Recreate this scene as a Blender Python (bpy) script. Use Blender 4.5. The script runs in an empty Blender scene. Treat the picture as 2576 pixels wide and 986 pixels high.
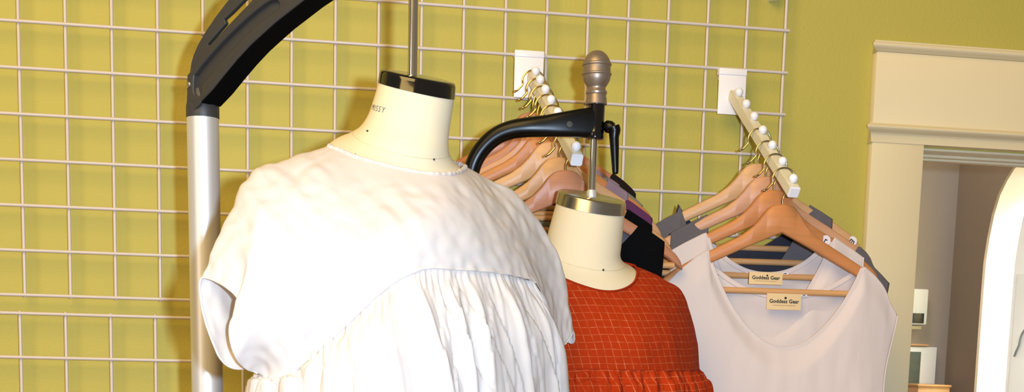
import bpy, bmesh, math, random
from mathutils import Vector, Matrix, Euler, noise
C = bpy.context.scene.collection
PI = math.pi
# ------------------------------------------------------------------ camera (wall grid = plane y 0, row zero wire at Z0)
Z0 = 2.05
CAM = Vector((0.43901439, -2.35970388, Z0 - 0.52565869))
ROT = Euler((1.43819155, -0.02547661, -0.17807813), 'XYZ')
F, PX, PY = 3200.0, 1288.0, 1300.0
RM = ROT.to_matrix()
S = 0.0762
def ray(px, py): return RM @ Vector(((px - PX) / F, (PY - py) / F, -1.0))
def at(px, py, d):
    r = ray(px, py); t = (-d - CAM.y) / r.y
    return CAM + r * t
def at_plane(px, py, p, n):
    r = ray(px, py); t = (p - CAM).dot(n) / r.dot(n)
    return CAM + r * t
cam = bpy.data.cameras.new('camera'); camo = bpy.data.objects.new('camera', cam); C.objects.link(camo)
camo.location = CAM; camo.rotation_euler = ROT
cam.sensor_fit = 'HORIZONTAL'; cam.sensor_width = 36; cam.lens = F / 2576 * 36
cam.shift_y = (PY - 493) / 2576; cam.clip_start = 0.02
bpy.context.scene.camera = camo

# ------------------------------------------------------------------ materials
def lin(c):
    return tuple(((v / 255) / 12.92 if v / 255 <= .04045 else ((v / 255 + .055) / 1.055) ** 2.4) for v in c)
def base(name, rgb, rough=.5, metal=0.0, spec=.5, coat=0):
    m = bpy.data.materials.new(name); m.use_nodes = True
    b = m.node_tree.nodes['Principled BSDF']
    b.inputs['Base Color'].default_value = (*lin(rgb), 1); b.inputs['Roughness'].default_value = rough
    b.inputs['Metallic'].default_value = metal; b.inputs['Specular IOR Level'].default_value = spec
    b.inputs['Coat Weight'].default_value = coat
    return m, m.node_tree, b
def N(nt, t, **k):
    n = nt.nodes.new(t)
    for a, v in k.items(): setattr(n, a, v)
    return n
def textured(name, rgb, rough=.5, metal=0.0, spec=.5, scale=(40, 40, 40), var=.06, bump=.1, dist=.001, bscale=None, detail=4, coat=0, coord='Object', sheen=0, trans=0, trl=0):
    m, nt, b = base(name, rgb, rough, metal, spec, coat)
    tc = N(nt, 'ShaderNodeTexCoord'); mp = N(nt, 'ShaderNodeMapping'); mp.inputs['Scale'].default_value = scale
    nt.links.new(tc.outputs[coord], mp.inputs[0])
    nz = N(nt, 'ShaderNodeTexNoise'); nz.inputs['Scale'].default_value = 1; nz.inputs['Detail'].default_value = detail
    nt.links.new(mp.outputs[0], nz.inputs['Vector'])
    mx = N(nt, 'ShaderNodeMix', data_type='RGBA')
    c = lin(rgb)
    mx.inputs[6].default_value = (*[max(0, v * (1 - var)) for v in c], 1); mx.inputs[7].default_value = (*[min(1, v * (1 + var)) for v in c], 1)
    nt.links.new(nz.outputs['Fac'], mx.inputs[0]); nt.links.new(mx.outputs[2], b.inputs['Base Color'])
    if bump:
        src = nz
        if bscale:
            mp2 = N(nt, 'ShaderNodeMapping'); mp2.inputs['Scale'].default_value = bscale
            nt.links.new(tc.outputs[coord], mp2.inputs[0])
            src = N(nt, 'ShaderNodeTexNoise'); src.inputs['Scale'].default_value = 1; src.inputs['Detail'].default_value = 3
            nt.links.new(mp2.outputs[0], src.inputs['Vector'])
        bp = N(nt, 'ShaderNodeBump'); bp.inputs['Strength'].default_value = bump; bp.inputs['Distance'].default_value = dist
        nt.links.new(src.outputs['Fac'], bp.inputs['Height']); nt.links.new(bp.outputs[0], b.inputs['Normal'])
    if sheen: b.inputs['Sheen Weight'].default_value = sheen
    if trl:
        tb = N(nt, 'ShaderNodeBsdfTranslucent'); tb.inputs[0].default_value = (*lin(rgb), 1)
        ms = N(nt, 'ShaderNodeMixShader'); ms.inputs[0].default_value = trl
        nt.links.new(b.outputs[0], ms.inputs[1]); nt.links.new(tb.outputs[0], ms.inputs[2])
        nt.links.new(ms.outputs[0], nt.nodes['Material Output'].inputs[0])
    return m
M = {}
M['wall'] = textured('lime_wall_paint', (181, 169, 80), .62, scale=(3, 3, 3), var=.05, bump=.35, dist=.0016, bscale=(210, 210, 210), spec=.3)
M['grid'] = textured('white_grid_coating', (204, 192, 182), .38, scale=(60, 60, 60), var=.03, bump=.05)
M['cream'] = textured('cream_trim_paint', (222, 206, 166), .5, scale=(8, 8, 8), var=.03, bump=.08, dist=.001, bscale=(90, 90, 90))
M['jamb'] = textured('white_jamb_paint', (216, 204, 170), .5, scale=(8, 8, 8), var=.03, bump=.05)
M['grey_wall'] = textured('grey_hall_paint', (168, 156, 142), .7, scale=(4, 4, 4), var=.04, bump=.2, bscale=(150, 150, 150))
M['hall_shade'] = textured('shaded_hall_paint', (140, 124, 106), .75, scale=(4, 4, 4), var=.04, bump=.2, bscale=(150, 150, 150))  # darker tone puts the shade on the right hall wall into its colour
M['white_wall'] = textured('white_room_paint', (236, 234, 230), .7, scale=(4, 4, 4), var=.02, bump=.15, bscale=(60, 60, 60))
M['floor'] = textured('wood_floor', (134, 96, 62), .45, scale=(2, 30, 2), var=.25, bump=.1)
M['alu'] = textured('brushed_aluminium', (222, 220, 218), .42, .6, scale=(300, 300, 3), var=.06, bump=.03)
M['steel'] = textured('brushed_steel', (180, 178, 174), .24, 1.0, scale=(3, 3, 400), var=.05, bump=.02)
M['chrome'] = base('chrome', (222, 218, 210), .13, 1.0)[0]
M['brass'] = base('polished_gold_wire', (214, 184, 118), .16, 1.0)[0]
M['silverwire'] = base('dull_silver_wire', (170, 160, 130), .25, 1.0)[0]
M['charcoal'] = textured('charcoal_plastic', (54, 52, 50), .5, scale=(400, 400, 400), var=.1, bump=.12, dist=.0004)
M['dark_underside'] = base('matt_black_underside', (3, 3, 3), .9, 0, .1)[0]
M['blackgloss'] = base('black_gloss_lacquer', (8, 8, 9), .12, 0, .5, .4)[0]
M['black'] = textured('black_powder_coat', (2, 2, 2), .32, spec=.3, scale=(300, 300, 300), var=.1, bump=.05, dist=.0003)
M['finial'] = textured('cast_grey_metal', (150, 134, 118), .42, .7, scale=(90, 90, 90), var=.12, bump=.15, dist=.0006)
M['linen_form'] = textured('cream_form_cloth', (222, 206, 172), .85, scale=(12, 12, 12), var=.02, bump=.12, dist=.0004, bscale=(900, 900, 900), spec=.2)
M['pin'] = base('pin_dark', (70, 70, 72), .3, .8)[0]
M['ink'] = base('grey_ink', (98, 98, 102), .8)[0]
M['black_ink'] = base('black_ink', (26, 24, 20), .8)[0]
M['tan_ink'] = base('tan_ink', (182, 146, 104), .8)[0]
M['white_linen'] = textured('white_linen', (240, 232, 225), .9, scale=(5, 5, 5), var=.012, bump=.25, dist=.003, bscale=(38, 38, 26), spec=.15, trl=.38)
M['white_cotton'] = textured('white_gauze_cotton', (228, 213, 205), .9, scale=(6, 6, 6), var=.015, bump=.18, dist=.0015, bscale=(130, 130, 18), spec=.15, trl=.22)
M['plate'] = textured('white_plate_enamel', (236, 232, 232), .35, scale=(40, 40, 40), var=.02, bump=.05)
M['rail'] = textured('ivory_rail_enamel', (222, 214, 186), .35, scale=(40, 40, 40), var=.03, bump=.05)
M['ball'] = base('white_ball_enamel', (238, 236, 240), .22, 0, .5, .3)[0]
M['tan_label'] = textured('tan_woven_label', (216, 186, 138), .85, scale=(900, 900, 900), var=.06, bump=.2, dist=.0003)
M['sticker'] = base('white_sticker', (226, 214, 216), .5)[0]
M['white_plastic'] = base('white_plastic', (236, 238, 240), .4)[0]
M['lcd'] = base('dark_display', (62, 62, 64), .2)[0]
M['paper'] = base('white_paper', (238, 240, 242), .7)[0]
M['print'] = textured('grey_green_print', (96, 106, 98), .8, scale=(60, 60, 60), var=.2, bump=0)
M['cable'] = base('grey_cable', (110, 116, 116), .5)[0]
def wood(name, rgb, var=.16):
    m = textured(name, rgb, .42, scale=(9, 60, 120), var=var, bump=.06, dist=.0005, spec=.4, detail=6); return m
WOODS = [wood('rosy_wood', (184, 124, 90)), wood('honey_wood', (200, 150, 98)), wood('pale_wood', (206, 160, 114)), wood('orange_wood', (192, 126, 74)), wood('pink_beech', (200, 148, 112))]
def cloth(name, rgb, var=.08): return textured(name, rgb, .92, scale=(160, 160, 160), var=var, bump=.3, dist=.0008, spec=.1)
CL = {k: cloth('cloth_' + k, c) for k, c in dict(black=(7, 7, 8), lace=(34, 26, 22), lavender=(138, 116, 126), teal=(118, 122, 112), plum=(96, 52, 82), grey=(98, 92, 94), dark=(52, 52, 60), stripe=(96, 90, 94), brown=(72, 40, 32)).items()}
# rust cloth with fine slubby windowpane lines, from the UV map in metres
def rust():
    m, nt, b = base('rust_windowpane_cloth', (182, 66, 14), .9, 0, .15)
    uv = N(nt, 'ShaderNodeUVMap'); sp = N(nt, 'ShaderNodeSeparateXYZ')
    nz = N(nt, 'ShaderNodeTexNoise'); nz.inputs['Scale'].default_value = 9; nz.inputs['Detail'].default_value = 3
    nt.links.new(uv.outputs[0], nz.inputs['Vector'])
    wob = N(nt, 'ShaderNodeVectorMath', operation='MULTIPLY_ADD'); wob.inputs[1].default_value = (.009, .009, 0)
    nt.links.new(nz.outputs['Color'], wob.inputs[0]); nt.links.new(uv.outputs[0], wob.inputs[2])
    nt.links.new(wob.outputs[0], sp.inputs[0])
    fine = N(nt, 'ShaderNodeTexNoise'); fine.inputs['Scale'].default_value = 95; fine.inputs['Detail'].default_value = 2
    nt.links.new(uv.outputs[0], fine.inputs['Vector'])
    outs = []
    for ax, per in (('X', .0125), ('Y', .0108)):
        a = N(nt, 'ShaderNodeMath', operation='DIVIDE'); a.inputs[1].default_value = per; nt.links.new(sp.outputs[ax], a.inputs[0])
        f = N(nt, 'ShaderNodeMath', operation='FRACT'); nt.links.new(a.outputs[0], f.inputs[0])
        d = N(nt, 'ShaderNodeMath', operation='SUBTRACT'); d.inputs[1].default_value = .5; nt.links.new(f.outputs[0], d.inputs[0])
        ab = N(nt, 'ShaderNodeMath', operation='ABSOLUTE'); nt.links.new(d.outputs[0], ab.inputs[0])
        r = N(nt, 'ShaderNodeMapRange'); r.inputs['From Min'].default_value = .012; r.inputs['From Max'].default_value = .05; r.inputs['To Min'].default_value = 1; r.inputs['To Max'].default_value = 0
        nt.links.new(ab.outputs[0], r.inputs[0]); outs.append(r.outputs[0])
    mx = N(nt, 'ShaderNodeMath', operation='MAXIMUM'); nt.links.new(outs[0], mx.inputs[0]); nt.links.new(outs[1], mx.inputs[1])
    gate = N(nt, 'ShaderNodeMapRange'); gate.inputs['From Min'].default_value = .40; gate.inputs['From Max'].default_value = .72; gate.inputs['To Min'].default_value = .16; gate.inputs['To Max'].default_value = .75
    nt.links.new(fine.outputs['Fac'], gate.inputs[0])
    ml = N(nt, 'ShaderNodeMath', operation='MULTIPLY'); nt.links.new(mx.outputs[0], ml.inputs[0]); nt.links.new(gate.outputs[0], ml.inputs[1])
    mix = N(nt, 'ShaderNodeMix', data_type='RGBA'); mix.inputs[6].default_value = (*lin((164, 45, 3)), 1); mix.inputs[7].default_value = (*lin((214, 140, 92)), 1)
    nt.links.new(ml.outputs[0], mix.inputs[0]); nt.links.new(mix.outputs[2], b.inputs['Base Color'])
    bp = N(nt, 'ShaderNodeBump'); bp.inputs['Strength'].default_value = .35; bp.inputs['Distance'].default_value = .0015
    nt.links.new(nz.outputs['Fac'], bp.inputs['Height']); nt.links.new(bp.outputs[0], b.inputs['Normal'])
    return m
M['rust'] = rust()
M['rust_plain'] = textured('rust_edge_cloth', (150, 40, 4), .9, scale=(90, 90, 90), var=.1, bump=.2, spec=.15)

# ------------------------------------------------------------------ object helpers
def prop(o, label=None, cat=None, group=None, kind=None):
    if label: o['label'] = label
    if cat: o['category'] = cat
    if group: o['group'] = group
    if kind: o['kind'] = kind
    return o
def thing(name, label, cat, loc=(0, 0, 0), rotz=0, group=None):
    o = bpy.data.objects.new(name, None); C.objects.link(o); o.location = loc; o.rotation_euler = (0, 0, rotz)
    o.empty_display_size = .05
    return prop(o, label, cat, group)
def link_mesh(name, me, m, parent=None, angle=40, local=False):
    o = bpy.data.objects.new(name, me); C.objects.link(o)
    if m: me.materials.append(m)
    for p in me.polygons: p.use_smooth = True
    me.set_sharp_from_angle(angle=math.radians(angle))
    if parent:
        o.parent = parent
        if not local:   # geometry was made in world coordinates: keep it where it is
            o.matrix_parent_inverse = parent_matrix(parent).inverted()
    return o
def parent_matrix(p):
    m = Matrix.LocRotScale(p.location, p.rotation_euler, p.scale)
    if p.parent: m = parent_matrix(p.parent) @ p.matrix_parent_inverse @ m
    return m
def obj(name, bm, m, parent=None, angle=40, local=False, recalc=True):
    if recalc: bmesh.ops.recalc_face_normals(bm, faces=bm.faces)
    me = bpy.data.meshes.new(name); bm.to_mesh(me); bm.free()
    return link_mesh(name, me, m, parent, angle, local)
def box(bm, lo, hi, bev=0.0):
    c = [(a + b) / 2 for a, b in zip(lo, hi)]; s = [abs(b - a) for a, b in zip(lo, hi)]
    r = bmesh.ops.create_cube(bm, size=1, matrix=Matrix.Translation(c) @ Matrix.Diagonal((*s, 1)))
    if bev:
        es = {e for v in r['verts'] for e in v.link_edges}
        bmesh.ops.bevel(bm, geom=list(es), offset=bev, segments=2, affect='EDGES', profile=.5)
    return bm
def frame(t):
    t = t.normalized(); u = Vector((0, 0, 1)) if abs(t.z) < .9 else Vector((1, 0, 0))
    a = t.cross(u).normalized(); return a, a.cross(t).normalized()
def loft(bm, rings, cap=True, closed=False):
    vs = [[bm.verts.new(p) for p in r] for r in rings]
    n = len(rings[0]); k = len(rings)
    for i in range(k if closed else k - 1):
        for j in range(n):
            bm.faces.new((vs[i][j], vs[i][(j + 1) % n], vs[(i + 1) % k][(j + 1) % n], vs[(i + 1) % k][j]))
    if cap and not closed:
        bm.faces.new(list(reversed(vs[0]))); bm.faces.new(vs[-1])
    return vs
def tube(bm, pts, r, n=10, cap=True, closed=False):
    pts = [Vector(p) for p in pts]; rr = r if isinstance(r, (list, tuple)) else [r] * len(pts)
    rings = []; pa = None
    for i, p in enumerate(pts):
        if closed: t = pts[(i + 1) % len(pts)] - pts[i - 1]
        else: t = pts[min(i + 1, len(pts) - 1)] - pts[max(i - 1, 0)]
        t.normalize()
        if pa is None: a, b = frame(t)
        else:
            a = (pa - t * pa.dot(t)).normalized(); b = a.cross(t)
        pa = a
        rings.append([p + (a * math.cos(2 * PI * k / n) + b * math.sin(2 * PI * k / n)) * rr[i] for k in range(n)])
    loft(bm, rings, cap, closed); return bm
def lathe(bm, base_p, axis, prof, n=40):
    """prof: list of (radius, distance along axis)"""
    axis = Vector(axis).normalized(); a, b = frame(axis)
    rings = [[Vector(base_p) + axis * h + (a * math.cos(2 * PI * k / n) + b * math.sin(2 * PI * k / n)) * max(r, 1e-5) for k in range(n)] for r, h in prof]
    loft(bm, rings); return bm
def ball(bm, c, r, n=20):
    bmesh.ops.create_uvsphere(bm, u_segments=n, v_segments=n // 2 + 2, radius=r, matrix=Matrix.Translation(c)); return bm
def cr(pts, t):
    """Catmull-Rom through pts, t in 0..len-1"""
    n = len(pts) - 1; i = min(int(t), n - 1); f = t - i
    p1, p2 = pts[i], pts[i + 1]
    p0 = pts[i - 1] if i > 0 else p1 * 2 - p2
    p3 = pts[i + 2] if i + 2 <= n else p2 * 2 - p1
    return .5 * ((2 * p1) + (p2 - p0) * f + (2 * p0 - 5 * p1 + 4 * p2 - p3) * f * f + (3 * p1 - p0 - 3 * p2 + p3) * f ** 3)
def crc(pts, t):
    n = len(pts); i = int(t) % n; f = t - int(t)
    p0, p1, p2, p3 = pts[i - 1], pts[i], pts[(i + 1) % n], pts[(i + 2) % n]
    return .5 * ((2 * p1) + (p2 - p0) * f + (2 * p0 - 5 * p1 + 4 * p2 - p3) * f * f + (3 * p1 - p0 - 3 * p2 + p3) * f ** 3)
def spath(pts, n):
    pts = [Vector(p) for p in pts]
    return [cr(pts, (len(pts) - 1) * i / (n - 1)) for i in range(n)]
def outline_mesh(polys, half, bevel, to_world):
    """extruded filled outlines (first solid, others holes) drawn in local (s, z), mapped by to_world(s, z, w)"""
    cu = bpy.data.curves.new('tmp', 'CURVE'); cu.dimensions = '2D'; cu.fill_mode = 'BOTH'
    cu.extrude = half - bevel; cu.bevel_depth = bevel; cu.bevel_resolution = 2; cu.offset = -bevel
    for pl in polys:
        sp = cu.splines.new('POLY'); sp.points.add(len(pl) - 1); sp.use_cyclic_u = True
        for q, (x, y) in zip(sp.points, pl): q.co = (x, y, 0, 1)
    o = bpy.data.objects.new('tmp', cu); C.objects.link(o)
    dg = bpy.context.evaluated_depsgraph_get()
    me = bpy.data.meshes.new_from_object(o.evaluated_get(dg))
    bpy.data.objects.remove(o); bpy.data.curves.remove(cu)
    for v in me.vertices: v.co = to_world(v.co.x, v.co.y, v.co.z)
    bm = bmesh.new(); bm.from_mesh(me); bmesh.ops.remove_doubles(bm, verts=bm.verts, dist=1e-5); bpy.data.meshes.remove(me)
    return bm
def text_mesh(body, size, mapf, bold=0.0, spacing=1.0):
    cu = bpy.data.curves.new('tmp', 'FONT'); cu.body = body; cu.size = size; cu.align_x = 'CENTER'; cu.space_character = spacing; cu.offset = bold; cu.resolution_u = 3
    o = bpy.data.objects.new('tmp', cu); C.objects.link(o)
    dg = bpy.context.evaluated_depsgraph_get(); me = bpy.data.meshes.new_from_object(o.evaluated_get(dg))
    bpy.data.objects.remove(o); bpy.data.curves.remove(cu)
    for v in me.vertices: v.co = mapf(v.co.x, v.co.y)
    bm = bmesh.new(); bm.from_mesh(me); bpy.data.meshes.remove(me); return bm
def smooth_closed(pts, n):
    v = [Vector((*p, 0)) for p in pts]
    return [tuple(crc(v, len(v) * i / n)[:2]) for i in range(n)]
def sstep(a, b, x):
    t = max(0, min(1, (x - a) / (b - a))); return t * t * (3 - 2 * t)

# ------------------------------------------------------------------ the setting
WY = .030                                # wall face behind the grid
def wpt(px, py, d): return at(px, py, d)
oL = at(2303, 520, -.03).x               # opening left edge
oTop = at(2325, 372, -WY).z              # opening top
oR = oL + .95
bm = bmesh.new()
box(bm, (-2.2, WY, 0), (oL, WY + .14, 3.0)); box(bm, (oL, WY, oTop), (oR, WY + .14, 3.0)); box(bm, (oR, WY, 0), (oR + 1.2, WY + .14, 3.0))
prop(obj('wall_back', bm, M['wall']), kind='structure')
bm = bmesh.new(); box(bm, (-2.2, -4.2, -.05), (5.5, 3.2, 0)); prop(obj('floor', bm, M['floor']), kind='structure')
# casing: left board, header board, cap, bead moulding, head jamb
cY = WY - .020
cL = at(2191, 420, -cY).x
hB = at(2193, 330, -cY).z; hT = at(2196, 128, -cY).z
bm = bmesh.new(); box(bm, (cL, cY, 0), (oL, WY, hB), .002); prop(obj('trim_1', bm, M['cream']), kind='structure')
bm = bmesh.new(); box(bm, (oR, cY, 0), (oR + (oL - cL), WY, hB), .002); prop(obj('trim_2', bm, M['cream']), kind='structure')
hx0, hx1 = cL - .002, oR + (oL - cL) + .002
bm = bmesh.new(); box(bm, (hx0, cY - .002, hB), (hx1, WY, hT), .002); prop(obj('trim_3', bm, M['cream']), kind='structure')
def moulding(name, prof, x0, x1):
    """prof in (out from wall, z); returned at the left end"""
    bm = bmesh.new()
    ring = lambda x, k: [Vector((x - (o if k == 0 else -o), WY - o, z)) for o, z in prof]
    a = [Vector((x0 - max(0, o - .02), WY - o, z)) for o, z in prof]; b = [Vector((x1 + max(0, o - .02), WY - o, z)) for o, z in prof]
    loft(bm, [a, b]); return prop(obj(name, bm, M['cream'], angle=25), kind='structure')
def arc_prof(z0, z1, o0, o1, n=8):
    return [(o0 + (o1 - o0) * math.sin(PI * i / n) ** .7, z0 + (z1 - z0) * i / n) for i in range(n + 1)]
capz = hT
moulding('trim_4', [(0, capz)] + [(.022, capz), (.026, capz + .002)] + arc_prof(capz + .004, capz + .016, .030, .036) + [(.031, capz + .018), (0, capz + .018)], hx0, hx1)
bz = hB
moulding('trim_5', [(0, bz - .020), (.022, bz - .020), (.024, bz - .006), (.026, bz - .003)] + arc_prof(bz, bz + .013, .031, .040) + [(.030, bz + .015), (0, bz + .015)], hx0, hx1)
# jamb lining with stops
bm = bmesh.new()
box(bm, (oL, WY, oTop - .005), (oR, WY + .14, oTop), .001)
box(bm, (oL + .0, WY + .045, oTop - .010), (oR, WY + .10, oTop - .004), .0015)
box(bm, (oL, WY + .062, oTop - .014), (oR, WY + .085, oTop - .009), .0012)
box(bm, (oL - .0, WY, 0), (oL + .0012, WY + .14, oTop - .012), .0002); box(bm, (oR - .010, WY, 0), (oR, WY + .14, oTop - .012), .001)
prop(obj('trim_6', bm, M['jamb']), kind='structure')
# hall beyond the doorway
HY = 1.30
corner = at(2404, 560, -HY); XC = corner.x
bm = bmesh.new(); box(bm, (oL - 1.0, HY, 0), (XC + .12, HY + .1, 2.9)); prop(obj('wall_hall_back', bm, M['grey_wall']), kind='structure')
NX = Vector((1, 0, 0))
def onx(px, py): p = at_plane(px, py, corner, NX); return (p.y, p.z)
arch_px = [(2450, 986), (2458, 870), (2466, 760), (2474, 660), (2483, 600), (2495, 540), (2510, 490), (2527, 455), (2545, 425)]
ap = [onx(*p) for p in arch_px]
low = (ap[0][0], 0.02)
y0, z0_ = ap[-1]
top = [(y0 - .10, z0_ + .045), (y0 - .22, z0_ + .06), (y0 - .34, z0_ + .045)]
mir = [(2 * (y0 - .22) - y, z) for y, z in reversed(ap)]
hole = [low] + ap + top + mir + [(mir[-1][0], .02)]
nearY = WY + .14
hole = [(max(y, nearY + .03), z) for y, z in hole]
hh = []
for q in hole:
    if not hh or (Vector(q) - Vector(hh[-1])).length > 1e-4: hh.append(q)
outer = [(nearY, 0), (HY, 0), (HY, 2.9), (nearY, 2.9)]
bm = outline_mesh([outer, hh], .004, 0.0, lambda s, z, w: Vector((XC + .004 + w, s, z)))
prop(obj('wall_far_left', outline_mesh([outer, hh], .046, 0.0, lambda s, z, w: Vector((XC + .054 + w, s, z))), M['white_wall'], angle=30), kind='structure')
prop(obj('wall_hall_right', bm, M['hall_shade'], angle=30), kind='structure')
bm = bmesh.new(); box(bm, (XC + 1.0, -.0 + nearY, 0), (XC + 1.1, HY + 1.5, 2.9)); box(bm, (XC + .1, HY + 1.5, 0), (XC + 1.1, HY + 1.6, 2.9))
prop(obj('wall_far', bm, M['white_wall']), kind='structure')

# ------------------------------------------------------------------ wire grid panels
def grid_panel(label, i0, i1, zt, nrow, x_off=0.0):
    t = thing('wire_grid', label, 'wire grid', ((i0 + i1) / 2 * S, .004, zt - nrow * S), 0, 'white wire grid panels on the wall')
    r = .0029
    bm = bmesh.new()
    for j in range(nrow + 1):
        z = zt - j * S; tube(bm, [(i0 * S + x_off - .006, 0, z), (i1 * S + x_off + .006, 0, z)], r, 10)
    obj('horizontal_wires', bm, M['grid'], t)
    bm = bmesh.new()
    for i in range(i0, i1 + 1):
        x = i * S + x_off; tube(bm, [(x, .0052, zt + .004), (x, .0052, zt - nrow * S - .004)], r, 10)
    obj('vertical_wires', bm, M['grid'], t)
    return t
grid_panel('large white wire grid panel covering most of the lime wall', -3, 18, Z0 + 9 * S, 15)
lowz = at(240, 793, 0).z; lowx = at(166, 900, 0).x - S
grid_panel('white wire grid panel at lower left below the gap', -3, 14, lowz, 9, lowx)
# wall clip at the top edge
t = thing('wall_bracket', 'small grey bracket on the lime wall at the top edge near the panel corner', 'bracket', at(1946, -8, -.02))
p = at(1946, 3, -.02)
bm = bmesh.new(); box(bm, (p.x - .008, .008, p.z), (p.x + .008, WY, p.z + .03), .003); obj('bracket_body', bm, M['alu'], t)
bm = bmesh.new(); lathe(bm, (p.x, .009, p.z + .018), (0, -1, 0), [(.004, 0), (.004, .002), (.002, .003)], 16); obj('screw', bm, M['chrome'], t)

# ------------------------------------------------------------------ waterfall rails with hanging hooks
def waterfall(name_label, plate_px, back_px, front_px, d_front, ball_px):
    (x0, y0, x1, y1) = plate_px
    a = at(x0, y0, .012); b = at(x1, y1, .012)
    t = thing('waterfall_rail', name_label, 'display rail', ((a.x + b.x) / 2, 0, b.z))
    bm = bmesh.new(); box(bm, (a.x, -.0105, b.z), (b.x, -.0075, a.z - .003), .001)
    box(bm, (a.x - .0004, -.0125, a.z - .013), (b.x + .0004, .004, a.z - .0015), .0015)
    box(bm, (a.x + .004, .006, a.z - .02), (b.x - .004, .008, a.z - .004), .0008)
    obj('mounting_plate', bm, M['plate'], t)
    P0 = at(*back_px, .012); P1 = at(*front_px, d_front)
    ax = (P1 - P0).normalized(); side = Vector((-ax.y, ax.x, 0)).normalized() * -1
    side = ax.cross(Vector((0, 0, 1))).normalized(); up = side.cross(ax).normalized()
    h = .0092
    def rr(c, k): return [c + side * sx * k + up * sz * k for sx, sz in ((-1, -1), (1, -1), (1, 1), (-1, 1))]
    bm = bmesh.new(); vs = loft(bm, [rr(P0, h), rr(P1 - ax * .002, h)])
    bmesh.ops.bevel(bm, geom=[e for e in bm.edges], offset=.0012, segments=2, affect='EDGES')
    obj('rail_tube', bm, M['rail'], t)
    bm = bmesh.new(); loft(bm, [rr(P1 - ax * .002, h * 1.03), rr(P1 + ax * .003, h * 1.03)])
    bmesh.ops.bevel(bm, geom=[e for e in bm.edges], offset=.0016, segments=2, affect='EDGES')
    o = obj('end_cap', bm, M['plate'], t); o['label'] = 'white square end cap'
    L = (P1 - P0).length
    for tt in ball_px:
        c = P0 + ax * (L * tt) + up * (h + .0062)
        bm = bmesh.new(); ball(bm, c, .0078)
        lathe(bm, c - up * .0075, up, [(.004, 0), (.004, .003)], 12)
        obj('stop_ball', bm, M['ball'], t)
    return P0, P1, ax, side, up, h
LR = waterfall('left waterfall rail with gold hooks, above the black stand arm', (1296, 122, 1366, 248), (1339, 190), (1451, 402), .325, [.055, .165, .29, .42, .57, .75, .955])
RR = waterfall('right waterfall rail sticking out beside the cream door frame', (1811, 168, 1874, 290), (1845, 238), (1997, 483), .29, [.06, .19, .325, .47, .625, .785, .95])

# ------------------------------------------------------------------ hangers
HS = 1.08
UP = [(0, 0), (.010, -.0006), (.019, -.004), (.027, -.012), (.036, -.025), (.048, -.038), (.064, -.050), (.085, -.061), (.11, -.074), (.14, -.090), (.165, -.105), (.182, -.118), (.191, -.129), (.1945, -.139)]
LO = [(0, -.044), (.03, -.057), (.06, -.0705), (.10, -.0895), (.14, -.109), (.17, -.1255), (.185, -.136), (.1945, -.142)]
def itp(tab, x):
    x = abs(x) / HS
    for (a, b), (c, d) in zip(tab, tab[1:]):
        if x <= c: return HS * (b + (d - b) * (x - a) / (c - a))
    return HS * tab[-1][1] - (x - tab[-1][0]) * HS * .8
HW = .1945 * HS
BEND = .13
def bend(x): return BEND * (math.sqrt(x * x + .000009) - .003)
def hanger(label, P, rotz, wd, group, hookmat, tilt=0.0, ext=0.0):
    t = thing('wooden_hanger', label, 'hanger', P, rotz, group); t.rotation_euler = (0, tilt, rotz)
    bm = bmesh.new(); rings = []
    xs = [-HW + .0008] + [HW * (i / 44) for i in range(-43, 44)] + [HW - .0008]
    for x in xs:
        u, l = itp(UP, x), itp(LO, x); k = min(1, (HW - abs(x)) / .01 + .35); hy = .0062 * k; c = min(.003, (u - l) * .3)
        y = bend(x)
        rings.append([Vector((x, y - hy, u - c)), Vector((x, y - hy + c, u)), Vector((x, y + hy - c, u)), Vector((x, y + hy, u - c)), Vector((x, y + hy, l + c)), Vector((x, y + hy - c, l)), Vector((x, y - hy + c, l)), Vector((x, y - hy, l + c))])
    loft(bm, rings); obj('hanger_body', bm, wd, t, 50, True)
    zb = -.135 * HS; xb = .180 * HS
    bm = bmesh.new(); tube(bm, [(-xb, bend(xb), zb), (xb, bend(xb), zb)], .0056, 14); obj('trouser_bar', bm, WOODS[1], t, 40, True)
    r, s0 = .0205, .020 + ext
    pts = [(0, 0, -.012), (0, 0, 0), (0, 0, s0 * .5), (.006, 0, s0 + .001), (.0145, 0, s0 + .006)]
    for k in range(0, 13):
        a = -.5 + (PI + .75) * k / 12
        pts.append((r * math.cos(a), 0, s0 + r + r * math.sin(a)))
    pts += [(-.0235, 0, s0 + r - .010), (-.029, 0, s0 + r - .016), (-.034, 0, s0 + r - .0185)]
    bm = bmesh.new(); pp = spath(pts, 70); tube(bm, pp, .00155, 8); ball(bm, pp[-1], .0026, 10)
    obj('hook', bm, hookmat, t, 40, True)
    return t
HOOKZ = .0525
def rail_pt(R, tt):
    P0, P1, ax, side, up, h = R
    return P0 + (P1 - P0) * tt
LT = [.04, .15, .25, .36, .49, .66, .80]
lab_L = ['rosy wooden hanger nearest the wall on the left rail', 'rosy wooden hanger second from the wall on the left rail', 'pinkish wooden hanger third from the wall on the left rail',
         'orange wooden hanger in the middle of the left rail', 'pale wooden hanger third from the front on the left rail', 'honey wooden hanger second from the front on the left rail', 'reddish front hanger of the left rail with its end pointing at the white tops']
wL = [WOODS[0], WOODS[0], WOODS[4], WOODS[3], WOODS[2], WOODS[1], WOODS[0]]
rotL = [.0, .02, .0, .01, .0, -.02, -.05]
HL = []
for k, tt in enumerate(LT):
    p = rail_pt(LR, tt); ex = (.013, .015, .010, 0, 0, 0, 0)[k]; p = Vector((p.x, p.y, p.z - HOOKZ + .006 - ex))
    HL.append(hanger(lab_L[k], p, rotL[k], wL[k], 'wooden hangers on the left rail', M['brass'] if k < 5 else M['silverwire'], 0, ex))
RT = [.46, .59, .72, .855]
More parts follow.
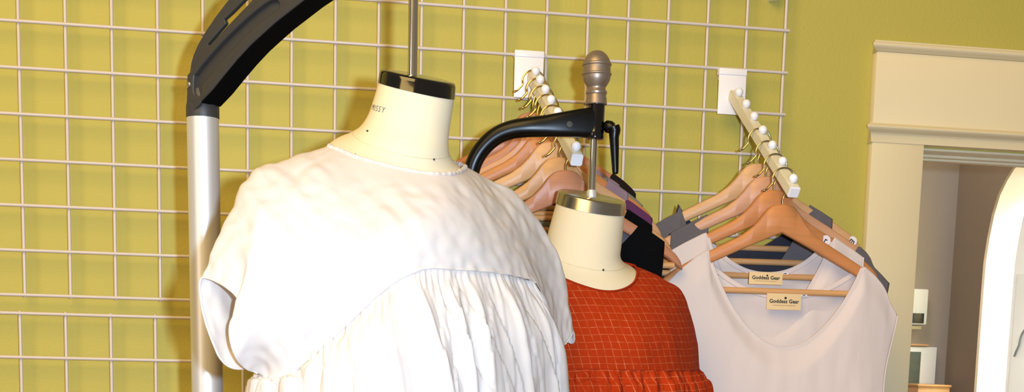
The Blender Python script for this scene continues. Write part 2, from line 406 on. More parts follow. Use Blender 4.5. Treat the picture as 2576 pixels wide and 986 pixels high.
lab_R = ['pale wooden hanger nearest the wall on the right rail, grey strap over each arm', 'pinkish wooden hanger second from the wall on the right rail', 'orange wooden hanger behind the front one on the right rail, under a white top', 'front orange wooden hanger on the right rail, carrying the tan labelled white top']
wR = [WOODS[2], WOODS[4], WOODS[3], WOODS[3]]
rotR = [-.10, -.10, -.06, -.05]
HR = []
for k, tt in enumerate(RT):
    p = rail_pt(RR, tt); p = Vector((p.x, p.y, p.z - HOOKZ + .006))
    HR.append(hanger(lab_R[k], p, rotR[k], wR[k], 'wooden hangers on the right rail', M['silverwire']))

# ------------------------------------------------------------------ garments on the hangers (local frame of their hanger)
def garment(name, label, cat, H, mf, mb, xi, xo, zf, zb, xe, xh, L, shift=0.0, th=.010, drop=0.0, group=None, bind=None, pf=2.2, wav=.004, seed=0):
    t = thing(name, label, cat, H.location, 0, group); t.rotation_euler = H.rotation_euler
    rnd = random.Random(seed); ph = [rnd.uniform(0, 6) for _ in range(4)]
    def edge(z):          # half width at height z (armhole, then side seam)
        zt = itp(UP, xo); a = sstep(0, .16, zt - z); b = sstep(.17, .30, zt - z); c = sstep(.28, L, zt - z)
        return xo + (xe - xo) * a + (xh * .9 - xe) * b + xh * .1 * c
    def sheet(front):
        zn = zf if front else zb; sgn = -1 if front else 1
        cols = []; na, nv = 49, 60
        avs = [i / (na - 1) for i in range(na)]
        for i in range(-(na - 1), na):
            a = abs(i) / (na - 1); sg = 1 if i >= 0 else -1
            x = a * xo
            if x < xi:
                zt_i = itp(UP, xi + shift) + .003; z_top = zn + (zt_i - zn) * (x / xi) ** pf
            else: z_top = itp(UP, x + shift * sg) + .003 - drop * ((x - xi) / (xo - xi)) ** 2
            col = []
            for v in range(nv):
                f = (v / (nv - 1)) ** 1.25; z = z_top + (-L - z_top) * f
                e = edge(z); xx = sg * a * (e if x >= xi or True else xo) + shift
                fall = sstep(0, .05, z_top - z)
                y = bend(max(abs(xx), xi)) * (1 - .5 * sstep(.16, .40, -z)) + sgn * (.0078 * (1 - fall) * (1 if x >= xi - .001 else 1) + th * fall * math.sqrt(max(0, 1 - (a ** 2) * .96)) + .004 * fall)
                w = wav * sstep(.03, .35, z_top - z)
                y += w * (math.sin(xx * 60 + ph[0] + z * 4) * .6 + math.sin(xx * 31 + ph[1] - z * 5) + .5 * math.sin(xx * 110 + ph[2] + z * 3)) * (1 if front else .5)
                y += .0012 * noise.noise(Vector((xx * 45, z * 14, ph[3])))
                col.append(Vector((xx, y, z)))
            cols.append(col)
        return cols
    def build(nm, cols, m):
        bm = bmesh.new(); vs = [[bm.verts.new(p) for p in c] for c in cols]
        for i in range(len(cols) - 1):
            for j in range(len(cols[0]) - 1): bm.faces.new((vs[i][j], vs[i + 1][j], vs[i + 1][j + 1], vs[i][j + 1]))
        o = obj(nm, bm, m, t, 60, True, recalc=False)
        md = o.modifiers.new('thick', 'SOLIDIFY'); md.thickness = .0011; md.offset = 0
        return o
    fc, bc = sheet(True), sheet(False)
    build('front_panel', fc, mf); build('back_panel', bc, mb)
    if bind:
        for nm, cols in (('front_neck_binding', fc), ('back_neck_binding', bc)):
            pts = [c[0] for c in cols if abs(c[0].x - shift) <= xi + 1e-4]
            bm = bmesh.new(); pts = [p + Vector((0, 0, -.0025)) for p in pts]
            rings = []
            for q, p in enumerate(pts):
                tn = (pts[min(q + 1, len(pts) - 1)] - pts[max(q - 1, 0)]).normalized(); upv = Vector((0, 1, 0)).cross(tn).normalized()
                if upv.z < 0: upv = -upv
                rings.append([p + upv * .0042 * a + Vector((0, .0013 * b, 0)) for a, b in ((1, 0), (.8, 1), (-.9, 1), (-1, 0), (-.9, -1), (.8, -1))])
            loft(bm, rings); obj(nm, bm, bind, t, 50, True)
        sides = [(0, 1), (-1, -2)]
        for e_, _ in sides:
            bm = bmesh.new(); tube(bm, fc[e_][:40], .0016, 8); obj('armhole_binding', bm, bind, t, 50, True)
    t['x0'] = 0
    del t['x0']
    return t, fc, bc
gL = 'garments hanging on the left rail'
garment('sheer_top', 'sheer black lace top nearest the wall on the left rail', 'top', HL[0], CL['lace'], CL['lace'], .155, .203, -.25, -.16, .175, .20, .62, th=.006, group=gL, seed=1)
garment('knit_top', 'lavender grey top with a wide strap, next to the black lace one', 'top', HL[1], CL['lavender'], CL['lavender'], .112, .160, -.24, -.16, .15, .20, .62, th=.006, group=gL, seed=2)
garment('knit_top', 'grey green top behind the lavender striped one on the left rail', 'top', HL[2], CL['teal'], CL['teal'], .118, .195, -.24, -.16, .165, .20, .62, th=.006, group=gL, seed=3)
garment('knit_top', 'mauve top between the grey green and the plum top', 'top', HL[3], CL['lavender'], CL['stripe'], .116, .155, -.24, -.16, .14, .20, .62, th=.006, group=gL, seed=4)
garment('knit_top', 'plum purple top on the left rail', 'top', HL[4], CL['plum'], CL['plum'], .138, .188, -.24, -.16, .16, .19, .62, th=.006, group=gL, seed=5)
garment('black_tank_top', 'black top with wide strap just behind the front black one', 'top', HL[5], CL['black'], CL['brown'], .122, .168, -.22, -.15, .16, .19, .62, th=.006, group=gL, seed=6)
garment('black_tank_top', 'front black top on the left rail, showing beside the rust top', 'top', HL[6], CL['black'], CL['stripe'], .128, .174, -.16, -.10, .165, .185, .62, th=.008, group=gL, seed=7)
gR = 'garments hanging on the right rail'
garment('grey_dress', 'charcoal grey linen dress nearest the wall on the right rail', 'dress', HR[0], CL['grey'], CL['dark'], .12, .165, -.22, -.150, .150, .20, .75, shift=-.02, group=gR, seed=8, th=.012)
garment('grey_dress', 'charcoal grey linen dress right behind the white tops, long shoulder at right', 'dress', HR[1], CL['grey'], CL['dark'], .138, .205, -.22, -.150, .185, .21, .75, shift=.042, group=gR, seed=9, th=.012)
WT3, f3, b3 = garment('white_tank_top', 'white sleeveless top behind the front white one, its label half hidden', 'top', HR[2], M['white_cotton'], M['white_cotton'], .115, .174, -.225, -.140, .165, .215, .62, group=gR, bind=M['white_cotton'], seed=10, th=.014, wav=.002)
WT4, f4, b4 = garment('white_tank_top', 'front white sleeveless top with deep scoop neck and tan label', 'top', HR[3], M['white_cotton'], M['white_cotton'], .138, .212, -.242, -.152, .188, .22, .62, shift=.018, group=gR, bind=M['white_cotton'], seed=11, th=.016, drop=.018, wav=.002)
def woven_label(T, bc, dx, w, h, txt, ztop, yo=.0045, fs=.0091):
    mid = bc[len(bc) // 2]; y = min(p.y for p in mid[:12]) - yo
    def mp(x, z, o): return Vector((dx + x, y - o + .12 * (z - ztop) * 0 - .002 * math.cos(x / w * 3), ztop + z))
    bm = bmesh.new(); n = 12
    rings = []
    for i in range(n + 1):
        x = -w / 2 + w * i / n
        rings.append([mp(x, -h, 0), mp(x, 0, 0), mp(x, 0, .0009), mp(x, -h, .0009)])
    loft(bm, rings); lb = obj('care_label', bm, M['tan_label'], T, 30, True); lb['label'] = 'tan woven label with dark lettering'
    bm = text_mesh(txt, fs, lambda a, b: mp(a, -h * .58 + b, .0014), .0002); obj('lettering', bm, M['black_ink'], lb, 30, True)
    bm = bmesh.new(); lathe(bm, mp(w * .03, -h * .27, .0012), (0, -1, 0), [(h * .075, 0), (h * .075, .0003)], 16); obj('dot', bm, M['black_ink'], lb, 30, True)
    bm = bmesh.new(); loft(bm, [[mp(x, -h * .74, .001), mp(x, -h * .70, .001), mp(x, -h * .70, .0014), mp(x, -h * .74, .0014)] for x in [-w * .33 + w * .66 * i / 8 for i in range(9)]]); obj('underline', bm, M['tan_ink'], lb, 30, True)
    bm = bmesh.new(); loft(bm, [[mp(w * .58 + a * .006, -h * .12 + b, 0) for b in (0, .003)] + [mp(w * .58 + a * .006, -h * .12 + b, .0006) for b in (.003, 0)] for a in (-1, 0, 1)]); s = obj('size_tag', bm, M['sticker'], T, 30, True); s['label'] = 'tiny white size tag'
    bm = bmesh.new(); loft(bm, [[mp(w * .58 + a * .003, -h * .12 + .001, .0006), mp(w * .58 + a * .003, -h * .12 + .0022, .0006), mp(w * .58 + a * .003, -h * .12 + .0022, .0009), mp(w * .58 + a * .003, -h * .12 + .001, .0009)] for a in (-1, 1)]); obj('size_mark', bm, M['black_ink'], s, 30, True)
woven_label(WT4, b4, .018, .062, .028, 'Goddess Gear', -.149)
woven_label(WT3, b3, -.010, .060, .021, 'Goddess Gear', -.141, .031, .0085)
# round size stickers on two hanger arms
def sticker(H, x, txt):
    z = (itp(UP, x) + itp(LO, x)) / 2; y = bend(x) - .0064; sl = math.atan2(itp(UP, x + .005) - itp(UP, x - .005), .01)
    bm = bmesh.new(); lathe(bm, (x, y, z), (0, -1, 0), [(.0088, 0), (.0088, .0004)], 24); o = obj('size_sticker', bm, M['sticker'], H, 30, True); o['label'] = 'round white size sticker'
    bm = text_mesh(txt, .0135, lambda a, b: Vector((x + a * math.cos(sl) - (b - .004) * math.sin(sl), y - .0006, z + a * math.sin(sl) + (b - .004) * math.cos(sl))), .0003); obj('lettering', bm, M['black_ink'], o, 30, True)
sticker(HR[0], .186, 'm'); sticker(HR[2], .100, 'r')

# ------------------------------------------------------------------ silver pole stand with charcoal arch
PD = .365
pt_ = at(510, 291, PD); pb_ = at(522, 986, PD)
pb2 = pt_ + (pb_ - pt_) * ((pt_.z - .03) / (pt_.z - pb_.z))
rodtop = at(1040, 0, .65)
st = thing('display_stand', 'silver pole stand with charcoal plastic arch at left', 'display stand', (pb2.x, pb2.y, 0))
R1 = .0234
bm = bmesh.new(); tube(bm, [pb2, pt_], R1, 48); obj('pole', bm, M['alu'], st)
bm = bmesh.new(); lathe(bm, (pb2.x, pb2.y, 0), (0, 0, 1), [(.22, 0), (.22, .010), (.20, .016), (.05, .022), (.032, .05), (.026, .055)], 48); obj('base_plate', bm, M['charcoal'], st)
A = Vector((rodtop.x - pt_.x, rodtop.y - pt_.y, 0)).normalized(); NN = Vector((A.y, -A.x, 0))
if NN.y > 0: NN = -NN
W2 = .0235
facep = pt_ + NN * W2
def sz(px, py):
    p = at_plane(px, py, facep, NN) - pt_; return (p.dot(A), p.z)
def wld(s, z, w): return pt_ + A * s + NN * w + Vector((0, 0, z))
W2B = .0195
def wlb(s, z, w): return wld(s, z, w + W2 - W2B)
def c3(x, y): return sz(440 + x / 3.181, y / 3.181)
# body outline from the visible curve, carried on to the rod above the frame
face_low = [(205, 815), (300, 715), (400, 590), (500, 470), (600, 362), (700, 270), (800, 180), (915, 90), (1030, 0), (1200, -115), (1400, -230), (1600, -310), (1760, -345)]
face_top = [(1760, -520), (1560, -500), (1300, -420), (1040, -270), (830, -120), (640, 20), (540, 100), (450, 185), (360, 275), (265, 385), (200, 470), (140, 545), (96, 600), (92, 660), (94, 790), (100, 822)]
body = [c3(*p) for p in face_low + face_top]
bs = sz(548, 291); 
chan_up = [(150, 610), (165, 585), (230, 500), (330, 385), (430, 280), (540, 175), (650, 80), (740, 15), (800, 0), (830, 20)]
chan_lo = [(830, 55), (800, 90), (700, 160), (590, 255), (480, 370), (380, 480), (290, 590), (215, 680), (205, 750), (180, 768), (152, 745), (146, 680)]
chan = smooth_closed([c3(*p) for p in chan_up + chan_lo], 120)
bpoly = body
chan2 = smooth_closed([c3(*p) for p in [(905, -60), (1000, -120), (1200, -250), (1400, -340), (1560, -400), (1600, -385), (1580, -350), (1400, -280), (1200, -175), (1050, -75), (960, -15), (905, -10)]], 80)
bm = outline_mesh([bpoly, chan, chan2], W2B, .0022, wlb)
arch = obj('arch_arm', bm, M['charcoal'], st, 35)
def grow(poly, k):
    c = Vector((sum(p[0] for p in poly) / len(poly), sum(p[1] for p in poly) / len(poly)))
    return [tuple(c + (Vector(p) - c) * k) for p in poly]
bm = outline_mesh([grow(chan, 1.03)], W2B - .007, .001, wlb); obj('channel_floor', bm, M['charcoal'], arch, 35)
bm = outline_mesh([grow(chan2, 1.03)], W2B - .007, .001, wlb); obj('channel_floor', bm, M['charcoal'], arch, 35)
# slotted outer fin
fin_out = [(96, 600), (120, 580), (132, 500), (150, 440), (180, 370), (212, 310), (245, 255), (330, 130), (430, 0), (560, -130), (760, -300), (1000, -440), (1300, -550), (1600, -605), (1760, -600)]
fin_in = [(1760, -505), (1560, -490), (1300, -408), (1040, -262), (830, -115), (640, 15), (540, 95), (450, 180), (360, 270), (265, 380), (200, 465), (140, 540)]
slot1 = [(256, 350), (395, 192), (398, 178), (388, 152), (440, 106), (545, 0), (640, -85), (680, -80), (600, 15), (470, 150), (360, 268), (265, 370)]
bm = outline_mesh([[c3(*p) for p in fin_out + fin_in], [c3(*p) for p in slot1]], .0035, .001, lambda s, z, w: wld(s, z, w + W2 - .0045))
obj('slotted_fin', bm, M['charcoal'], arch, 35)
bm = outline_mesh([[c3(*p) for p in [(93, 770), (215, 800), (190, 842), (150, 885), (112, 922), (98, 932)]]], .0025, .001, lambda s, z, w: wld(s, z, w + W2 - .0026))
obj('side_flap', bm, M['charcoal'], arch, 35)
ul = [Vector(c3(*p)) for p in face_low]
und = []
for sg in (-.0012, .0040):
    row = []
    for i, p in enumerate(ul):
        tn = (ul[min(i + 1, len(ul) - 1)] - ul[max(i - 1, 0)]).normalized(); row.append(tuple(p + Vector((tn.y, -tn.x)) * -sg))
    und.append(row)
bm = outline_mesh([und[0] + und[1][::-1]], W2B - .0015, .0004, wlb); o = obj('underside_strip', bm, M['dark_underside'], arch, 35); o['label'] = 'matt black underside of the arch'  # black strip added to make the arch underside dark
bm = bmesh.new(); lathe(bm, pt_ - Vector((0, 0, .004)), (0, 0, 1), [(R1 + .0004, 0), (R1 + .0007, .001), (R1 + .0007, .016), (R1 - .002, .030), (R1 - .004, .04)], 48); obj('collar', bm, M['charcoal'], st)
sp = sz(475, 213); scp = wld(sp[0], sp[1], W2)
bm = bmesh.new(); lathe(bm, scp - NN * .003, NN, [(.0042, 0), (.0042, .0042), (.003, .0055), (.0012, .0056), (.001, .004)], 20); o = obj('screw', bm, M['chrome'], arch); o['label'] = 'small shiny screw'
# hub where the rod meets the arch (above the picture)
hub = Vector((rodtop.x, rodtop.y, wld(*c3(1760, -430), 0).z))
bm = bmesh.new(); lathe(bm, hub - Vector((0, 0, .05)), (0, 0, 1), [(.018, 0), (.021, .003), (.021, .10), (.018, .104)], 32); obj('rod_hub', bm, M['charcoal'], st)
sE = c3(1760, -430)[0]; sR = (hub - pt_).dot(A)
if sR > sE - .02:
    bm = bmesh.new(); tube(bm, [wld(sE - .03, c3(1760, -430)[1], 0), hub], .017, 20); obj('arch_tip', bm, M['charcoal'], st)

# ------------------------------------------------------------------ dress forms
def ell_rings(spec, n=64):
    """spec rows: left px, right px, (dL, dR), half depth, tilt deg"""
    out = []
    for (lx, ly), (rx, ry), (dl, dr), hd, tl in spec:
        Lp, Rp = at(lx, ly, dl), at(rx, ry, dr); c = (Lp + Rp) / 2; a = (Rp - Lp) / 2
        f = Vector((a.y, -a.x, 0)).normalized()
        if f.y > 0: f = -f
        b = (f * math.cos(math.radians(tl)) - Vector((0, 0, 1)) * math.sin(math.radians(tl))) * hd
        out.append((c, a, b))
    return out
def rings_pts(er, n=64): return [[c + a * math.cos(2 * PI * k / n) - b * math.sin(-2 * PI * k / n) * 1.0 for k in range(n)] for c, a, b in er]
def dense(er, m):
    cs, as_, bs_ = [e[0] for e in er], [e[1] for e in er], [e[2] for e in er]
    out = []
    for i in range((len(er) - 1) * m + 1):
        t = i / m; out.append((cr(cs, t), cr(as_, t), cr(bs_, t)))
    return out
D1 = .65
def cap_part(name, bm_rows, m, parent):
    bm = bmesh.new(); loft(bm, rings_pts(bm_rows)); return obj(name, bm, m, parent, 50)
r_at = lambda lx, rx, d: (at(rx, 200, d) - at(lx, 200, d)).length / 2
def scaled(e, k, dz=0):
    c, a, b = e; n = a.cross(b).normalized()
    if n.z < 0: n = -n
    return (c + n * dz, a * k, b * k)
# form 1
f1 = thing('dress_form', 'cream dress form with glossy black neck cap, wearing the white blouse', 'dress form', (at(1020, 700, D1).x, -D1, .95))
e_top = ell_rings([((955, 178), (1147, 215), (D1, D1), r_at(955, 1147, D1), 15)])[0]
e_bot = ell_rings([((951, 207), (1144, 249), (D1, D1), r_at(951, 1144, D1), 15)])[0]
cp = cap_part('neck_cap', [scaled(e_bot, .93), scaled(e_bot, .995), e_bot, scaled(e_top, 1.0, -.003), scaled(e_top, .985, .0), scaled(e_top, .95, .0022), scaled(e_top, .85, .003), scaled(e_top, .2, .003)], M['blackgloss'], f1)
cp['label'] = 'glossy black neck cap'
def rr_(l, r, dl, dr, hd, t): return ((l), (r), (dl, dr), hd, t)
rad = lambda l, r: r_at(l, r, D1)
sp1 = [rr_((953, 206), (1142, 247), D1, D1, rad(953, 1142), 15), rr_((940, 250), (1136, 287), D1, D1, rad(940, 1136), 16), rr_((925, 292), (1130, 326), D1, D1, rad(925, 1130), 18), rr_((905, 325), (1126, 362), .655, .645, .061, 21),
       rr_((880, 349), (1128, 386), .665, .635, .064, 24), rr_((838, 373), (1147, 411), .68, .62, .070, 24), rr_((775, 418), (1190, 455), .70, .60, .080, 10), rr_((700, 475), (1255, 520), .715, .575, .085, 4),
       rr_((660, 530), (1290, 590), .72, .565, .10, 10), rr_((680, 680), (1280, 710), .72, .565, .11, 4), rr_((720, 900), (1260, 910), .71, .575, .105, 0), rr_((730, 1150), (1250, 1150), .71, .58, .095, 0), rr_((670, 1500), (1310, 1500), .72, .56, .12, 0)]
E1 = dense(ell_rings(sp1), 6)
bm = bmesh.new(); loft(bm, rings_pts(E1)); tor1 = obj('torso', bm, M['linen_form'], f1, 50)
ct = e_top[0]
rb = at(1038, 186, D1)
bm = bmesh.new(); tube(bm, [rb - Vector((0, 0, .01)), Vector((rodtop.x, rodtop.y, hub.z - .03))], .0064, 24); o = obj('hanging_rod', bm, M['chrome'], f1); o['label'] = 'polished metal rod above the neck cap'
def surf(E, t, ang):
    i = min(int(t), len(E) - 2); f = t - i
    c, a, b = (E[i][k].lerp(E[i + 1][k], f) for k in range(3))
    return c + a * math.cos(ang) + b * math.sin(ang)
def surf_at(E, px, py):
    """front surface point of the form seen at a pixel"""
    best = None
    for i in range(len(E) * 3 - 3):
        for k in range(0, 61):
            ang = PI * k / 60; p = surf(E, i / 3, ang); v = RM.transposed() @ (p - CAM)
            e = (PX + F * v.x / -v.z - px) ** 2 + (PY - F * v.y / -v.z - py) ** 2
            if best is None or e < best[0]: best = (e, i / 3, ang)
    return best[1], best[2]
def surf_n(E, t, ang):
    p = surf(E, t, ang); q = surf(E, t + .2, ang) - p; w = surf(E, t, ang + .05) - p
    n = q.cross(w).normalized(); c = E[min(int(t), len(E) - 1)][0]
    return n if n.dot(p - c) > 0 else -n
def stamp(E, px, py, txt, size, parent, m, slope=0.0):
    t0, a0 = surf_at(E, px, py); p0 = surf(E, t0, a0)
    dt = (surf(E, t0 + .5, a0) - surf(E, t0 - .5, a0)).length; da = (surf(E, t0, a0 + .05) - surf(E, t0, a0 - .05)).length / .1
    def mp(x, y):
        t = t0 - (y - slope * x) / dt; a = a0 - x / da
        return surf(E, t, a) + surf_n(E, t, a) * .0005
    bm = text_mesh(txt, size, mp, 0.0, 1.25); return obj('lettering', bm, m, parent, 30)
stamp(E1, 947, 279, 'MISSY', .0105, tor1, M['ink'], -.05)
for px, py in ((926, 331), (1090, 401), (893, 389)):
    t0, a0 = surf_at(E1, px, py); p = surf(E1, t0, a0); bm = bmesh.new(); ball(bm, p + surf_n(E1, t0, a0) * .0006, .0014, 10); obj('pin', bm, M['pin'], tor1)

M['seam'] = base('form_seam_thread', (206, 186, 148), .9)[0]
def neck_seam(E, i, parent):
    c, a, b = E[i]
    bm = bmesh.new(); tube(bm, [c + a * 1.001 * math.cos(2 * PI * k / 80) + b * 1.001 * math.sin(2 * PI * k / 80) for k in range(80)], .0004, 6, True, True); return obj('neck_seam', bm, M['seam'], parent, 60)
neck_seam(E1, 22, tor1)
# form 2
D2 = .38
f2 = thing('dress_form', 'cream dress form with brushed metal neck cap, wearing the rust top', 'dress form', (at(1490, 800, D2).x, -D2, .95))
q2 = lambda l, r: r_at(l, r, D2)
c_top = ell_rings([((1406, 481), (1573, 509), (D2, D2), q2(1406, 1573), 15)])[0]
c_bot = ell_rings([((1399, 511), (1571, 537), (D2, D2), q2(1399, 1571), 15)])[0]
cp = cap_part('neck_cap', [scaled(c_bot, .94), scaled(c_bot, .995), c_bot, scaled(c_top, 1.0, -.002), scaled(c_top, .985, 0), scaled(c_top, .95, .001), scaled(c_top, .2, .001)], M['steel'], f2)
cp['label'] = 'brushed metal neck cap'
sp2 = [rr_((1401, 511), (1569, 536), D2, D2, q2(1401, 1569), 15), rr_((1391, 548), (1565, 574), D2, D2, q2(1391, 1565), 15), rr_((1381, 585), (1561, 612), D2, D2, q2(1381, 1561), 17), rr_((1374, 615), (1559, 643), D2, D2, .060, 20),
       rr_((1360, 640), (1573, 664), .39, .37, .066, 23), rr_((1315, 664), (1604, 682), .40, .365, .076, 25), rr_((1270, 700), (1640, 712), .42, .35, .080, 22), rr_((1250, 760), (1685, 760), .425, .345, .085, 12), rr_((1245, 830), (1705, 830), .425, .345, .095, 5), rr_((1260, 940), (1700, 940), .42, .35, .095, 0),
       rr_((1290, 1150), (1660, 1150), .41, .35, .085, 0), rr_((1240, 1450), (1690, 1450), .42, .345, .11, 0)]
E2 = dense(ell_rings(sp2), 6)
bm = bmesh.new(); loft(bm, rings_pts(E2)); tor2 = obj('torso', bm, M['linen_form'], f2, 50)
neck_seam(E2, 22, tor2)
t0, a0 = surf_at(E2, 1517, 679); p = surf(E2, t0, a0); bm = bmesh.new(); ball(bm, p + surf_n(E2, t0, a0) * .0006, .0017, 10); obj('pin', bm, M['pin'], tor2)
r0 = at(1488, 488, D2); r1 = at(1494, 340, D2)
bm = bmesh.new(); tube(bm, [r0 - Vector((0, 0, .01)), r1], .0062, 24); o = obj('hanging_rod', bm, M['chrome'], f2); o['label'] = 'polished metal rod below the black clamp'
bm = bmesh.new(); lathe(bm, r0 - Vector((0, 0, .006)), (0, 0, 1), [(.0078, 0), (.0078, .010), (.0066, .012)], 24); obj('rod_collar', bm, M['alu'], f2)

# ------------------------------------------------------------------ black stand with curved arm, clamp and finial
s2 = thing('display_stand', 'black curved stand with grey finial and clamp lever', 'display stand', (at(1181, 700, .345).x, -.345, 0))
pxm = lambda d, x=1490: (at(x + 50, 300, d) - at(x - 50, 300, d)).length / 100
K = pxm(D2)
path = [(1492, 309, 36, .38), (1462, 310, 34, .38), (1420, 313, 29.5, .379), (1375, 317, 26, .376), (1330, 320, 24, .372), (1288, 326, 22.5, .366), (1252, 340, 21.5, .36), (1222, 364, 21, .354), (1200, 394, 20.5, .349), (1187, 428, 20, .346), (1182, 470, 20, .345), (1180, 560, 20, .345)]
ctr = [at(a, b, d) for a, b, _, d in path]; rad2 = [r * K for _, _, r, _ in path]
dctr, drad = [], []
for i in range(11 * 6 + 1):
    t = i / 6
    dctr.append(cr(ctr, t)); k = min(int(t), 10); drad.append(rad2[k] + (rad2[k + 1] - rad2[k]) * (t - k))
dctr.append(Vector((ctr[-1].x - .004, ctr[-1].y, .02))); drad.append(20 * K); ctr.append(dctr[-1])
rings = []
for i, p in enumerate(dctr):
    tn = (dctr[min(i + 1, len(dctr) - 1)] - dctr[max(i - 1, 0)]).normalized()
    dep = Vector((0, -1, 0)); dep = (dep - tn * dep.dot(tn)).normalized(); u = dep.cross(tn).normalized()
    hd = min(drad[i], 20 * K); n = 28; e = 2.0 / (2.0 + 1.6 * sstep(22 * K, 32 * K, drad[i]))
    rings.append([p + u * drad[i] * math.copysign(abs(math.cos(2 * PI * k / n)) ** e, math.cos(2 * PI * k / n)) + dep * hd * math.copysign(abs(math.sin(2 * PI * k / n)) ** e, math.sin(2 * PI * k / n)) for k in range(n)])
bm = bmesh.new(); loft(bm, rings); arm2 = obj('curved_arm', bm, M['black'], s2, 40)
bm = bmesh.new(); bx_ = Vector((ctr[-1].x, ctr[-1].y, 0)); lathe(bm, bx_, (0, 0, 1), [(.18, 0), (.18, .010), (.16, .016), (.03, .022), (.02, .04)], 48); obj('base_plate', bm, M['black'], s2)
bs2 = at(1433, 313, .38 + 20 * K - .001)
bm = bmesh.new(); lathe(bm, bs2, (0, -1, 0), [(.0058, -.004), (.0056, .0), (.0045, .0012), (.001, .0014)], 20); obj('screw_boss', bm, M['charcoal'], arm2)
cb, ctp = at(1496, 350, D2), at(1501, 263, D2)
axc = (ctp - cb).normalized(); Hc = (ctp - cb).length
bm = bmesh.new(); lathe(bm, cb, axc, [(.009, -.001), (22 * K, 0), (23 * K, .002), (22 * K, .010), (21 * K, .02), (21 * K, Hc), (.01, Hc + .001)], 36); obj('clamp_collar', bm, M['blackgloss'], s2)
fb = at(1500, 264, D2); Hf = (at(1502, 127, D2) - fb).length; ky = Hf / 137
prof = [(264, 26), (262, 27), (250, 26), (242, 24.5), (239, 24), (237, 26), (232, 27), (229, 25), (224, 22.5), (220, 23), (212, 28), (203, 33), (195, 35), (191, 35.2), (189, 37.5), (186, 37.5), (184, 35.5), (174, 34.5), (167, 34.5), (165, 37), (161, 37), (159, 34.5), (153, 33), (146, 29.5), (139, 25), (133, 19), (129, 12), (127, 3)]
bm = bmesh.new(); lathe(bm, fb, at(1502, 127, D2) - fb, [(r * K * .97, (264 - y) * ky) for y, r in prof], 44); o = obj('finial', bm, M['finial'], s2, 25); o['label'] = 'turned grey metal finial'
# clamp lever
k0, k1 = at(1515, 320, D2), at(1544, 320, D2 + .01)
bm = bmesh.new(); tube(bm, [k0, at(1524, 318, D2 + .004)], 7 * K, 20); tube(bm, [at(1522, 318, D2 + .003), at(1527, 318, D2 + .005), at(1536, 320, D2 + .01), at(1543, 322, D2 + .012)], [11 * K, 15 * K, 15 * K, 12 * K], 24)
cl = obj('clamp_lever', bm, M['black'], s2, 50)
hp = [(1543, 318, 15), (1546, 328, 15), (1545, 345, 12), (1546, 370, 11), (1547, 400, 9.5), (1548, 428, 8), (1548, 436, 7), (1548, 438, 4)]
bm = bmesh.new(); tube(bm, spath([at(a, b, D2 + .014) for a, b, _ in hp], 40), [hp[min(int(i / 39 * 7), 6)][2] * K + (hp[min(int(i / 39 * 7), 6) + 1][2] - hp[min(int(i / 39 * 7), 6)][2]) * K * (i / 39 * 7 - min(int(i / 39 * 7), 6)) for i in range(40)], 20); obj('lever_handle', bm, M['black'], cl, 50)

# ------------------------------------------------------------------ worn clothes: control nets (pixel, pixel, distance) -> dense cloth
def net(cols, off): return [[at(x, y, d + off) for x, y, d in c] for c in cols]
def cloth_surface(cols, nu, nv, disp, closed=True):
    """cols: control columns of equal length, closed around the body. returns grid[u][v] of points and the param u"""
    nc = len(cols); nr = len(cols[0])
    rows = [[cr([Vector(p) for p in c], (nr - 1) * v / (nv - 1)) for c in cols] for v in range(nv)]
    g = [[crc(rows[v], nc * u / nu) for v in range(nv)] for u in range(nu)]
    out = []
    for u in range(nu):
        col = []
        for v in range(nv):
            du = g[(u + 1) % nu][v] - g[u - 1][v]; dv = g[u][min(v + 1, nv - 1)] - g[u][max(v - 1, 0)]
            n = du.cross(dv)
            n = n.normalized() if n.length > 1e-12 else Vector((0, -1, 0))
            col.append((g[u][v], n))
        out.append(col)
    return [[p + n * disp(nc * u / nu, v / (nv - 1), p) for v, (p, n) in enumerate(col)] for u, col in enumerate(out)]
def cloth_obj(name, G, m, parent, thick=.0012, uvf=None, off=0):
    bm = bmesh.new(); nu, nv = len(G), len(G[0]); vs = [[bm.verts.new(p) for p in c] for c in G]
    uvl = bm.loops.layers.uv.new('UVMap')
    for u in range(nu):
        for v in range(nv - 1):
            f = bm.faces.new((vs[u][v], vs[(u + 1) % nu][v], vs[(u + 1) % nu][v + 1], vs[u][v + 1]))
            if uvf:
                for l in f.loops: l[uvl].uv = uvf(l.vert.co)
    o = obj(name, bm, m, parent, 180, recalc=False)
    md = o.modifiers.new('thick', 'SOLIDIFY'); md.thickness = thick; md.offset = off
    return o
def cord(name, pts, r, m, parent, closed=True, n=8):
    bm = bmesh.new(); tube(bm, pts, r, n, True, closed); return obj(name, bm, m, parent, 60)
O1 = .12
